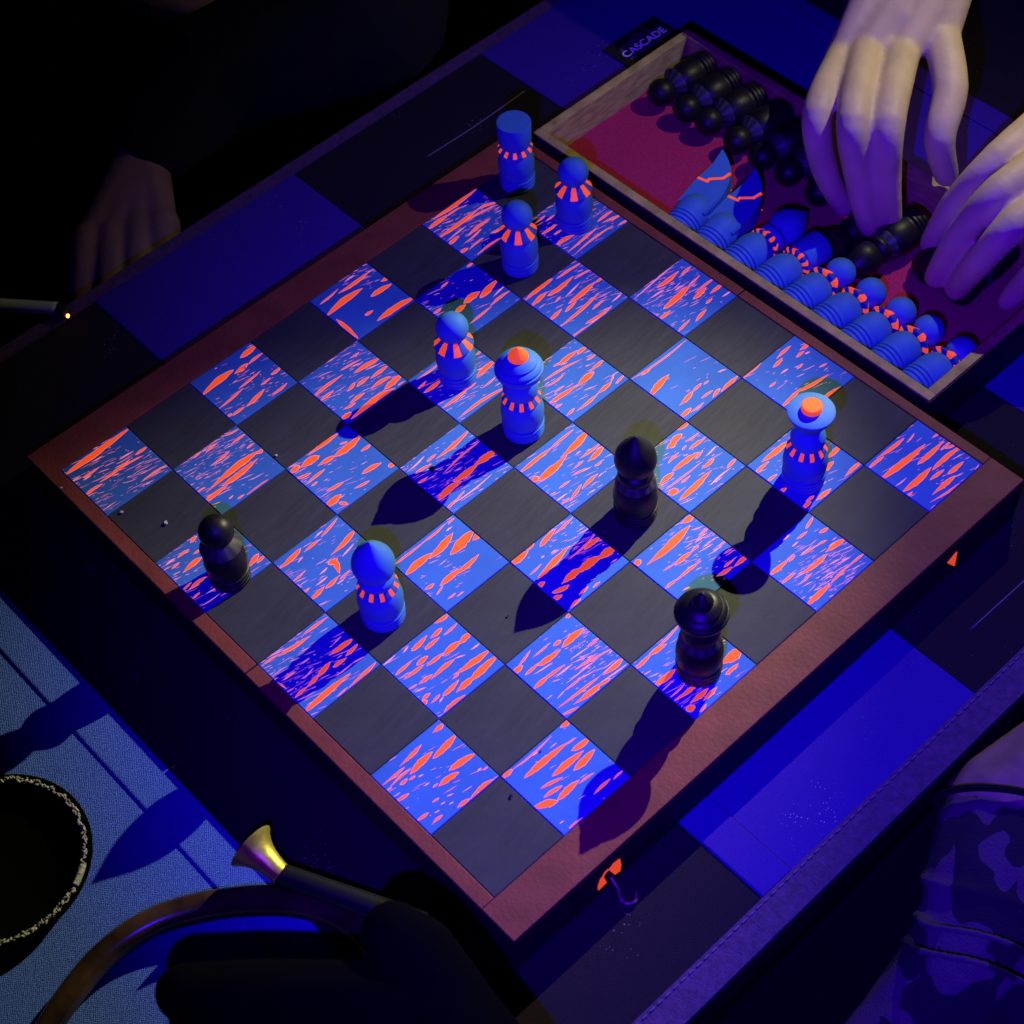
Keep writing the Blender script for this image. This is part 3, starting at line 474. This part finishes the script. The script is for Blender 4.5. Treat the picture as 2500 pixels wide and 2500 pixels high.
def piece(kind, white, loc, label, group=None, axis=None, spin=0.0):
    r = thing(('blue_' if white else 'black_') + kind, label, 'chess piece', loc, group)
    q = Vector((0, 0, 1)).rotation_difference(Vector(axis).normalized()) if axis is not None else Matrix.Identity(3).to_quaternion()
    r.rotation_mode = 'QUATERNION'; r.rotation_quaternion = q @ Matrix.Rotation(spin, 3, 'Z').to_quaternion()
    for n, me in piece_parts(kind, white): obj(n, me, r)
    return r
def on(i, j): return ((i - 4) * S, (j - 4) * S, .0002)
CA = math.atan2(CAM.y, CAM.x)                  # direction towards the viewer's side, to turn the painted collars
piece('rook', True, on(.36, 7.47), 'blue rook with flat round top and orange-dashed collar on the corner slate square', spin=R(-48))
piece('pawn', True, on(1.50, 7.47), 'blue pawn with orange-wedged collar beside the tray, on an orange-streaked square', spin=R(-50))
piece('pawn', True, on(1.56, 6.40), 'blue pawn with orange-wedged collar on a slate square, its shadow across a streaked square', spin=R(-50))
piece('pawn', True, on(2.42, 4.50), 'blue pawn with orange-wedged collar between the pointed orange-tipped queen and the red border', spin=R(-38))
piece('queen', True, on(3.65, 4.50), 'blue chess queen with mushroom cap and pointed orange tip', spin=R(-46))
piece('king', True, on(6.62, 6.33), 'blue chess king with flared cup top holding an orange disc', spin=R(-38))
piece('bishop', True, on(4.52, 1.46), 'blue bishop with pointed onion head and orange-dashed collar', spin=R(-30))
piece('pawn', False, on(2.82, .52), 'black pawn with round head and grey collar by the board edge', spin=.3)
piece('bishop', False, on(5.55, 4.55), 'glossy black bishop with pointed onion head on a slate square', spin=.8)
piece('queen', False, on(7.58, 3.50), 'black chess queen with mushroom cap and pointed tip near the red border', spin=.2)

# ------------------------------------------------------------------ storage tray
TX0, TX1, TY0, TY1, RIM, TF, TH = -.1905, .1315, .1945, .3365, .0010, -.0220, .0062
tray = thing('storage_tray', 'shallow plywood tray lined with red felt beside the chessboard', 'tray')
box_obj('tray_bottom', tray, 'box_black', TX0 + .0004, TX1 - .0004, TY0 + .0004, TY1 - .0004, TZ + .0001, TF - .0012)
box_obj('felt_lining', tray, 'felt', TX0 + TH, TX1 - TH, TY0 + TH, TY1 - TH, TF - .0011, TF)
box_obj('side_wall', tray, 'ply', TX0, TX1, TY0, TY0 + TH, TF - .0011, RIM, .0006)
box_obj('side_wall', tray, 'ply', TX0, TX1, TY1 - TH, TY1, TF - .0011, RIM, .0006)
box_obj('end_wall', tray, 'ply', TX0, TX0 + TH, TY0 + TH, TY1 - TH, TF - .0011, RIM, .0006)
box_obj('end_wall', tray, 'ply', TX1 - TH, TX1, TY0 + TH, TY1 - TH, TF - .0011, RIM, .0006)
for a in ((TX0 - .0007, TX1 + .0007, TY0 - .0007, TY0 - .0001), (TX0 - .0007, TX1 + .0007, TY1 + .0001, TY1 + .0007), (TX0 - .0007, TX0 - .0001, TY0, TY1), (TX1 + .0001, TX1 + .0007, TY0, TY1)):
    box_obj('outer_veneer', tray, 'box_black', *a, TZ + .0002, RIM - .0012)
YB = TY0 + TH + .0008; AZ = TF + .0113
for n, (x, dx, lab, tilt) in enumerate(((-.0700, -.16, 'blue fin-headed knight with orange zigzag in the tray, next to the bare red felt', .10), (-.0472, -.10, 'blue fin-headed knight with orange zigzag in the tray, between another knight and a bishop', .10))):
    k = piece('knight', True, (x, YB + .0004, AZ), lab, 'blue pieces lying in the tray', (dx, 1, tilt), R(0))
    # lay the flat face upwards
    ax = Vector((dx, 1, tilt)).normalized(); yv = (Vector((0, 0, 1)) - ax * ax.z).normalized(); xv = yv.cross(ax)
    k.rotation_quaternion = Matrix((xv, yv, ax)).transposed().to_quaternion()
piece('bishop', True, (-.0241, YB + .0004, AZ), 'blue bishop lying in the tray, its pointed head past its finely striped orange collar', 'blue pieces lying in the tray', (.04, 1, .06), .1)
piece('rook', True, (-.0008, YB + .0004, AZ), 'blue flat-topped rook lying in the tray between a bishop and the pawns', 'blue pieces lying in the tray', (.07, 1, .05), .4)
for n in range(5):
    piece('pawn', True, (.0222 + .0226 * n, YB + .0004, AZ), 'blue round-headed pawn lying in the tray in a row of pawns with orange-wedged collars', 'blue pawns lying in the tray', (.10 + random.uniform(-.03, .03), 1, .04), .5 * n)
YF = TY1 - TH - .0008
for n in range(7):
    piece('pawn', False, (-.1640 + .0229 * n, YF - .0004, AZ), 'black round-headed pawn lying on red felt in a row against the tray wall', 'black pawns lying in the tray', (-.10 + random.uniform(-.05, .05), -1, .02), .3 * n)
piece('bishop', False, (.0318, .3085, AZ + .0006), 'black pointed bishop lying on the red felt in the gap between the two hands', None, (-.08, -1, .0), .3)
piece('king', False, (.0075, .3120, AZ + .0008), 'black cup-topped king lying on the red felt under the fingertips of the reaching hand', None, (.02, -1, .0), .3)
piece('rook', False, (.0565, YF - .0004, AZ), 'black flat-topped rook lying against the tray wall behind the index finger of the second hand', None, (.10, -1, .02), .3)
piece('rook', False, (.0820, YF - .0004, AZ), 'black flat-topped rook lying against the tray wall under the middle of the second hand', None, (.05, -1, .02), .6)

# ------------------------------------------------------------------ printed coaster tucked against the tray
cs = thing('coaster', 'black square coaster printed with a mountain and the word CASCADE beside the tray', 'coaster', (-.2205, .3360, TZ + .0001))
bm = bmesh.new(); box(bm, -.0253, .0253, -.0253, .0253, 0, .0016, .0006); obj('card', bm_mesh('card', bm, 'coaster_black'), cs)
def flat(name, pts, m, z, parent, h=.0002):
    n = len(pts); v = [(x, y, z) for x, y in pts] + [(x, y, z + h) for x, y in pts]
    bm = bmesh.new(); me = mesh_from(name, v, [tuple(range(n))[::-1], tuple(range(n, 2 * n))] + [(k, (k + 1) % n, n + (k + 1) % n, n + k) for k in range(n)], None); bm.from_mesh(me)
    return obj(name, bm_mesh(name, bm, m), parent)
flat('mountain_print', [(-.0135, -.0185), (-.0165, -.0165), (-.0178, -.0120), (-.0170, -.0095), (-.0218, .0015), (-.0180, .0065), (-.0185, .0100), (-.0135, .0160)], 'coaster_print', .0016, cs)
flat('bar_print', [(-.0024, -.0190), (-.0042, -.0190), (-.0042, .0190), (-.0024, .0190)], 'coaster_print', .0016, cs)
fc = bpy.data.curves.new('lettering', 'FONT'); fc.body = 'CASCADE'; fc.size = .0090; fc.extrude = .00012; fc.align_x = 'CENTER'; fc.space_character = 1.02
fo = bpy.data.objects.new('lettering_curve', fc); COL.objects.link(fo); bpy.context.view_layer.update()
me = bpy.data.meshes.new_from_object(fo.evaluated_get(bpy.context.evaluated_depsgraph_get())); bpy.data.objects.remove(fo)
me.materials.clear(); me.materials.append(MATS['coaster_letters'])
lo = obj('lettering', me, cs, (-.0064, 0, .00176)); lo.rotation_euler = (0, 0, R(90))

# ------------------------------------------------------------------ bowl, horn with brass bell
bowl = thing('bowl', 'black round bowl with a ragged pale fibre rim on the blue cloth', 'bowl', (-.0165, -.3375, TZ))
obj('shell', lathe('shell', [(0, 0), (38, 0), (44.5, 3), (48.2, 9.4), (48.2, 10.2), (43, 10.2), (41.5, 6), (36, 2.4), (0, 2)], 'bowl_black', 72), bowl)
bm = bmesh.new(); n = 200
for k in range(n):
    a = 2 * math.pi * k / n; 
    for q in range(2):
        r = .0446 + random.uniform(-.0011, .0011); l = random.uniform(.0009, .0019); an = a + R(90) + random.uniform(-.9, .9); z = .0106 + random.uniform(-.0002, .0012)
        c = Vector((r * math.cos(a), r * math.sin(a), z)); d = Vector((math.cos(an), math.sin(an), random.uniform(-.5, .5))) * l
        mt = Matrix.Translation(c) @ d.to_track_quat('X', 'Z').to_matrix().to_4x4() @ Matrix.Diagonal((l * 1.0, l * .42, l * .42, 1))
        bmesh.ops.create_icosphere(bm, subdivisions=1, radius=1, matrix=mt)
rm = obj('fibre_rim', bm_mesh('fibre_rim', bm, 'fibre', True), bowl); rm['kind'] = 'stuff'
bm = bmesh.new(); a0 = R(28)
me = tube_mesh('rim_band', [(.0449 * math.cos(a0 + q * .06), .0449 * math.sin(a0 + q * .06), .0112) for q in range(5)], [.0017] * 5, 'fibre', 10); obj('rim_band', me, bowl)
horn = thing('horn', 'curved polished dark brown horn tube with a flared brass tip on the blue cloth', 'horn')
hz = TZ + .0085
hp = [at(60, 1990, hz), at(130, 1880, hz), at(200, 1800, hz), at(285, 1742, hz), at(380, 1712, hz), at(480, 1700, hz + .002), at(580, 1706, hz + .004), at(670, 1745, hz + .004), at(730, 1820, hz + .002), at(765, 1900, hz), at(790, 2010, hz)]
obj('tube', tube_mesh('tube', hp, [.0062, .0066, .0070, .0073, .0075, .0076, .0076, .0076, .0078, .008, .008], 'horn_brown', 20), horn)
s0 = at(800, 1748, hz + .012); s1 = at(528, 1648, hz + .0145); dv = (s1 - s0)
obj('stem', tube_mesh('stem', [s0, s0 + dv * .33, s0 + dv * .66, s1], [.0068, .0064, .0058, .0052], 'black_stem', 18), horn)
bt = at(474, 1597, hz + .018); ax = (bt - s1).normalized(); Lb = (bt - s1).length * 1000
bell = obj('brass_bell', lathe('brass_bell', [(0, -1.5), (5.2, -1.5), (5.6, -1), (5.5, 2)] + smooth_prof([(5.5, 2), (6.2, Lb * .35), (7.6, Lb * .62), (10.0, Lb * .85), (12.6, Lb)]) + [(12.9, Lb + .4), (12.2, Lb + .5), (9.4, Lb * .84), (6.6, Lb * .6), (4, Lb * .3), (0, Lb * .25)], 'brass', 56), horn, s1)
bell.rotation_mode = 'QUATERNION'; bell.rotation_quaternion = Vector((0, 0, 1)).rotation_difference(ax)

# ------------------------------------------------------------------ ash flakes and specks on the board
def flake(loc, r, m, label, cat, name):
    v = []; n = 6
    for k in range(n):
        a = 2 * math.pi * k / n + random.uniform(-.3, .3); q = r * random.uniform(.6, 1.1); v.append((q * math.cos(a), q * math.sin(a), random.uniform(0, r * .35)))
    v += [(x * .8, y * .8, z + r * .4) for x, y, z in v]
    bm = bmesh.new(); me = mesh_from(name, v, [tuple(range(n))[::-1], tuple(range(n, 2 * n))] + [(k, (k + 1) % n, n + (k + 1) % n, n + k) for k in range(n)], None); bm.from_mesh(me)
    return tag(obj(name, bm_mesh(name, bm, m), None, loc), label, cat)
for (u, v, r, lb) in ((313, 987, .0017, 'square pale ash flake on the slate square near the black pawn'), (230, 967, .0014, 'dull grey ash flake on slate beside the corner blue square'), (116, 921, .0009, 'tiny white ash flake on the red border by the board corner'), (521, 860, .0011, 'small thin ash flake on slate inside the board edge'), (462, 694, .0009, 'small dull ash flake on slate beside the red border')):
    p = at(u, v, .0002); flake((p.x, p.y, .00025), r, 'ash', lb, 'ash', 'ash_flake')
for (u, v, r, lb) in ((816, 886, .0022, 'dark crumb stuck on an orange-streaked square beside the queen shadow'), (964, 1502, .0011, 'dark crumb on the slate square near the board corner'), (958, 1162, .0007, 'tiny black speck on slate beside the black bishop shadow'), (1020, 1418, .0006, 'tiny black speck on an orange-streaked blue square near the board corner'), (1358, 516, .0007, 'tiny black speck on slate beside the tray')):
    p = at(u, v, .0002); flake((p.x, p.y, .00025), r, 'dark_crumb', lb, 'crumb', 'crumb')

# ------------------------------------------------------------------ people: continuous bodies made from swept spheres, remeshed
def chain(bm, pts, rads, step=.28):
    for (p, r), (q, s) in zip(zip(pts, rads), zip(pts[1:], rads[1:])):
        p, q = Vector(p), Vector(q); L = (q - p).length; n = max(2, int(L / (min(r, s) * step)))
        for k in range(n + 1):
            t = k / n; c = p.lerp(q, t); rr = r + (s - r) * t
            bmesh.ops.create_icosphere(bm, subdivisions=2, radius=rr, matrix=Matrix.Translation(c))
def spl(pts, rads, n=7):
    P, Q = [], []
    for i in range(len(pts) - 1):
        p0, p1, p2, p3 = (Vector(pts[max(i - 1, 0)]), Vector(pts[i]), Vector(pts[i + 1]), Vector(pts[min(i + 2, len(pts) - 1)]))
        for k in range(n):
            t = k / n; P.append(.5 * (2 * p1 + (p2 - p0) * t + (2 * p0 - 5 * p1 + 4 * p2 - p3) * t * t + (3 * p1 - p0 - 3 * p2 + p3) * t ** 3)); Q.append(rads[i] * (1 - t) + rads[i + 1] * t)
    return P + [Vector(pts[-1])], Q + [rads[-1]]
def finish(name, bm, m, parent, voxel=.0016, smooth=12):
    me = bpy.data.meshes.new(name); bm.to_mesh(me); bm.free(); o = bpy.data.objects.new(name, me); COL.objects.link(o)
    rmod = o.modifiers.new('r', 'REMESH'); rmod.mode = 'VOXEL'; rmod.voxel_size = voxel; rmod.use_smooth_shade = True
    sm = o.modifiers.new('s', 'SMOOTH'); sm.factor = .5; sm.iterations = smooth
    bpy.context.view_layer.update()
    new = bpy.data.meshes.new_from_object(o.evaluated_get(bpy.context.evaluated_depsgraph_get())); bpy.data.objects.remove(o)
    new.name = name; new.materials.clear(); new.materials.append(MATS[m]); new.polygons.foreach_set('use_smooth', [True] * len(new.polygons))
    return obj(name, new, parent)
def nail(parent, tip, prev, up, w=.0056):
    ax = (Vector(tip) - Vector(prev)).normalized(); u = (Vector(up) - ax * Vector(up).dot(ax)).normalized(); s = ax.cross(u)
    bm = bmesh.new(); bmesh.ops.create_uvsphere(bm, u_segments=16, v_segments=10, radius=1, matrix=Matrix.Diagonal((w, w * 1.2, w * .16, 1)))
    o = obj('fingernail', bm_mesh('fingernail', bm, 'nail', True), parent)
    mt = Matrix((s, ax, u)).transposed().to_4x4(); mt.translation = Vector(tip) + u * w * 1.42 - ax * .001; o.matrix_local = mt
def c3(x, y, z): return at(1236.5 + x * .36, y * .36, z)        # coordinates read in the enlarged corner of the photo
def hand(parent, fingers, palm, fore, frad=(.0114, .0102, .0090, .0072), palm_r=.0125, name='hand', nails=False, up=None, skin='skin'):
    bm = bmesh.new()
    for f, sc in fingers:
        chain(bm, *spl(f, [r * sc for r in frad][:len(f)]), .5)
        for q in (1, 2):                                         # knuckle joints stand a little proud
            if q < len(f) - 1: bmesh.ops.create_icosphere(bm, subdivisions=2, radius=frad[q] * sc * 1.02, matrix=Matrix.Translation(f[q]))
    for a, b, r1, r2 in palm: chain(bm, [a, b], [r1, r2])
    chain(bm, [p for p, r in fore], [r for p, r in fore])
    o = finish(name, bm, skin, parent)
    if nails:
        for f, sc in fingers: nail(o, f[-1], f[-2], up or (CAM - Vector(f[-1])).normalized() * .6 + Vector((0, 0, .6)), .0052 * sc)
    return o
pr = thing('person', 'person reaching both bare hands into the felt-lined tray of chess pieces', 'person', (.05, .45, 0))
pr.location = (0, 0, 0)
kn = [c3(1000, 270, .060), c3(1120, 235, .066), c3(1300, 235, .067)]
ring = [c3(985, 290, .058), c3(850, 590, .060), c3(885, 880, .026), c3(985, 1085, -.006)]
midd = [c3(1110, 260, .064), c3(1035, 630, .067), c3(1065, 930, .031), c3(1115, 1185, -.004)]
indx = [c3(1300, 260, .065), c3(1225, 640, .066), c3(1215, 920, .032), c3(1235, 1145, -.001)]
thmb = [c3(1490, 160, .068), c3(1545, 460, .058), c3(1490, 720, .043), c3(1525, 915, .014)]
pink = [c3(960, 290, .046), c3(905, 560, .030), c3(930, 740, .012), c3(985, 890, -.002)]
wr = c3(1385, -170, .092)
hand(pr, [(ring, .95), (midd, 1.0), (indx, 1.0), (thmb, 1.10), (pink, .82)],
     [(ring[0], wr + Vector((-.014, -.010, 0)), .0100, .017), (midd[0], wr, .0112, .019), (indx[0], wr + Vector((.012, .010, 0)), .0116, .019), (thmb[0], wr + Vector((.014, .012, -.004)), .0135, .018),
      (ring[0], midd[0], .0092, .0100), (midd[0], indx[0], .0100, .0104), (indx[0].lerp(wr, .35), thmb[0], .0130, .0130), (pink[0], wr + Vector((-.014, -.012, -.008)), .009, .016), (indx[0].lerp(wr, .15), thmb[0].lerp(thmb[1], .25), .0085, .0085)],
     [(wr, .024), (c3(1400, -520, .125), .027), (c3(1420, -1100, .17), .034)])
li = [c3(2080, 590, .058), c3(1800, 830, .058), c3(1580, 1060, .030), c3(1445, 1275, -.004)]
lm = [c3(2130, 780, .060), c3(1810, 1000, .062), c3(1610, 1220, .032), c3(1470, 1450, -.008)]
lr = [c3(2170, 980, .055), c3(1880, 1180, .056), c3(1700, 1370, .026), c3(1575, 1515, -.009)]
lp = [c3(2200, 1220, .046), c3(2020, 1400, .030), c3(1920, 1500, .010), c3(1845, 1580, -.006)]
lw = c3(2480, 500, .075)
hand(pr, [(li, 1.02), (lm, 1.04), (lr, 1.0), (lp, .88)],
     [(li[0], lw, .012, .02), (lm[0], lw, .012, .02), (lr[0], lw + Vector((.012, -.01, 0)), .0115, .018), (lp[0], lw + Vector((.018, -.016, -.004)), .0105, .017), (li[0], lm[0], .0098, .0104), (lm[0], lr[0], .0104, .0098), (lr[0], lp[0], .0096, .009)],
     [(lw, .025), (c3(2900, 250, .10), .03), (c3(3500, -150, .14), .038)])
sl = bmesh.new(); chain(sl, [c3(1410, -760, .142), c3(1424, -1150, .172), c3(1460, -1600, .21)], [.035, .043, .05]); finish('sleeve', sl, 'black_cloth', pr, .003, 6)
sl = bmesh.new(); chain(sl, [c3(3050, 150, .11), c3(3500, -150, .14), c3(3900, -400, .17)], [.036, .044, .052]); finish('sleeve', sl, 'black_cloth', pr, .003, 6)

# seated neighbour beyond the far edge: hand hanging by the table edge, black sleeves, lit cigarette
pl = thing('person', 'person in black sleeves with one bare hand hanging beside the far table edge', 'person')
hz_ = -.075
def a3(u, v, z): return at(u, v, z)
fing = []
for q, (u0, v0, u1, v1) in enumerate(((170, 455, 150, 640), (215, 450, 205, 660), (262, 440, 262, 650), (305, 425, 315, 600))):
    f = [a3(u0, v0, hz_), a3((u0 * 2 + u1) / 3, (v0 * 2 + v1) / 3 - 10, hz_ - .004), a3((u0 + u1 * 2) / 3, (v0 + v1 * 2) / 3, hz_ - .018), a3(u1, v1, hz_ - .042)]; fing.append((f, 1.28 - .05 * abs(q - 1)))
wl = a3(268, 300, hz_ + .012)
hand(pl, fing, [(f[0][0], wl, .0115, .019) for f in fing] + [(fing[k][0][0], fing[k + 1][0][0], .0105, .0105) for k in range(3)], [(wl, .022), (a3(330, 200, hz_ + .03), .026)], nails=False, skin='skin_shaded')
sl = bmesh.new(); chain(sl, [a3(296, 258, hz_ + .02), a3(420, 130, hz_ + .05), a3(700, 20, hz_ + .08)], [.032, .044, .055]); finish('sleeve', sl, 'black_cloth', pl, .003, 6)
fing = []
for q, (u0, v0, u1, v1) in enumerate(((300, 6, 455, 22), (290, -30, 455, -18), (285, -70, 440, -60))):
    fing.append(([a3(u0, v0, -.02), a3((u0 * 2 + u1) / 3, (v0 * 2 + v1) / 3, -.018), a3((u0 + u1 * 2) / 3, (v0 + v1 * 2) / 3, -.02), a3(u1, v1, -.024)], 1.0))
wl = a3(160, -60, -.02)
hand(pl, fing, [(f[0][0], wl, .0115, .019) for f in fing] + [(fing[k][0][0], fing[k + 1][0][0], .0105, .0105) for k in range(2)], [(wl, .022), (a3(60, -120, -.02), .026)], nails=False, skin='skin_shaded')
cg = thing('cigarette', 'lit white cigarette with a glowing ember by the far table edge', 'cigarette')
c0, c1 = a3(-60, 572, -.02), a3(108, 582, -.026); c2 = a3(126, 592, -.0265)
obj('paper', tube_mesh('paper', [c0, c0.lerp(c1, .5), c1], [.0042] * 3, 'cigarette_paper', 16), cg)
obj('ash_end', tube_mesh('ash_end', [c1, c1.lerp(c2, .5), c2], [.0040, .0039, .0034], 'dark_crumb', 14), cg)
bm = bmesh.new(); bmesh.ops.create_icosphere(bm, subdivisions=2, radius=1, matrix=Matrix.Translation(a3(128, 596, -.0255)) @ Matrix.Rotation(.5, 4, 'Y') @ Matrix.Diagonal((.0011, .0011, .0026, 1))); obj('ember', bm_mesh('ember', bm, 'ember', True), cg)

# leg and patterned sock below the near table edge
pg = thing('person', 'person with a bare leg and dark patterned sock beside the stitched table edge', 'person')
LZ = -.050
bm = bmesh.new(); chain(bm, [at(2190, 1400, LZ + .01), at(2030, 1475, LZ + .004), at(1915, 1535, LZ), at(1888, 1640, LZ - .01)], [.046, .041, .036, .032], .2); finish('leg', bm, 'skin_tan', pg, .0022, 10)
bm = bmesh.new(); chain(bm, [at(1898, 1585, LZ - .003), at(1880, 1670, LZ - .008), at(1862, 1760, LZ - .016), at(1825, 1840, LZ - .026), at(1745, 1935, LZ - .045), at(1640, 2040, LZ - .06)], [.0362, .0358, .0345, .034, .032, .028], .2)
chain(bm, [at(1860, 1820, LZ - .026), at(1965, 1905, LZ - .045)], [.034, .036], .2)
for u, v, r in ((1872, 1700, .0362), (1858, 1775, .0358), (1838, 1822, .0352)):          # soft folds of the knit above the ankle
    n = 26; c = at(u, v, LZ - .012); ax = (at(1895, 1605, LZ) - at(1825, 1840, LZ - .026)).normalized(); e1 = ax.cross(Vector((0, 0, 1))).normalized(); e2 = ax.cross(e1)
    chain(bm, [c + (e1 * math.cos(2 * math.pi * k / n) + e2 * math.sin(2 * math.pi * k / n)) * (r - .0012) + ax * .002 * math.sin(k * .7) for k in range(n + 1)], [.0026] * (n + 1), 1.2)
finish('sock', bm, 'sock_print', pg, .0020, 6)
n = 40; ctr = at(1899, 1597, LZ - .002); axs = (at(1900, 1510, LZ) - at(1880, 1670, LZ - .008)).normalized(); e1 = axs.cross(Vector((0, 0, 1))).normalized(); e2 = axs.cross(e1)
obj('cuff', tube_mesh('cuff', [ctr + axs * .017 + (e1 * math.cos(2 * math.pi * k / n) + e2 * math.sin(2 * math.pi * k / n)) * .0364 for k in range(n + 1)], [.0019] * (n + 1), 'black_cloth', 8, 1), pg)

# out-of-focus fingers of the person holding the horn, in front of it, coloured black in place of shade
ph = thing('person', 'blurred hand held over the curved horn, its shade put in as black colour', 'person')
def dd(u, v, d): return CAM + ray(u * 2500 / 1932, v * 2500 / 1932) * d
bm = bmesh.new()
chain(bm, [dd(345, 1872, .73), dd(480, 1874, .73), dd(640, 1880, .73), dd(850, 1900, .73)], [0.0116, 0.0138, 0.0149, 0.0165])
chain(bm, [dd(370, 1960, .73), dd(520, 1960, .73), dd(850, 1965, .73)], [0.0121, 0.0138, 0.0160])
chain(bm, [dd(742, 1762, .73), dd(790, 1800, .73), dd(850, 1900, .73)], [0.0138, 0.0160, 0.0182])
chain(bm, [dd(850, 1900, .73), dd(900, 2080, .73), dd(950, 2400, .70)], [0.0176, 0.0330, 0.0440])
chain(bm, [dd(850, 1965, .73), dd(900, 2080, .73)], [0.0176, 0.0330])
finish('shaded_hand', bm, 'hand_shade_black', ph, .0018, 8)
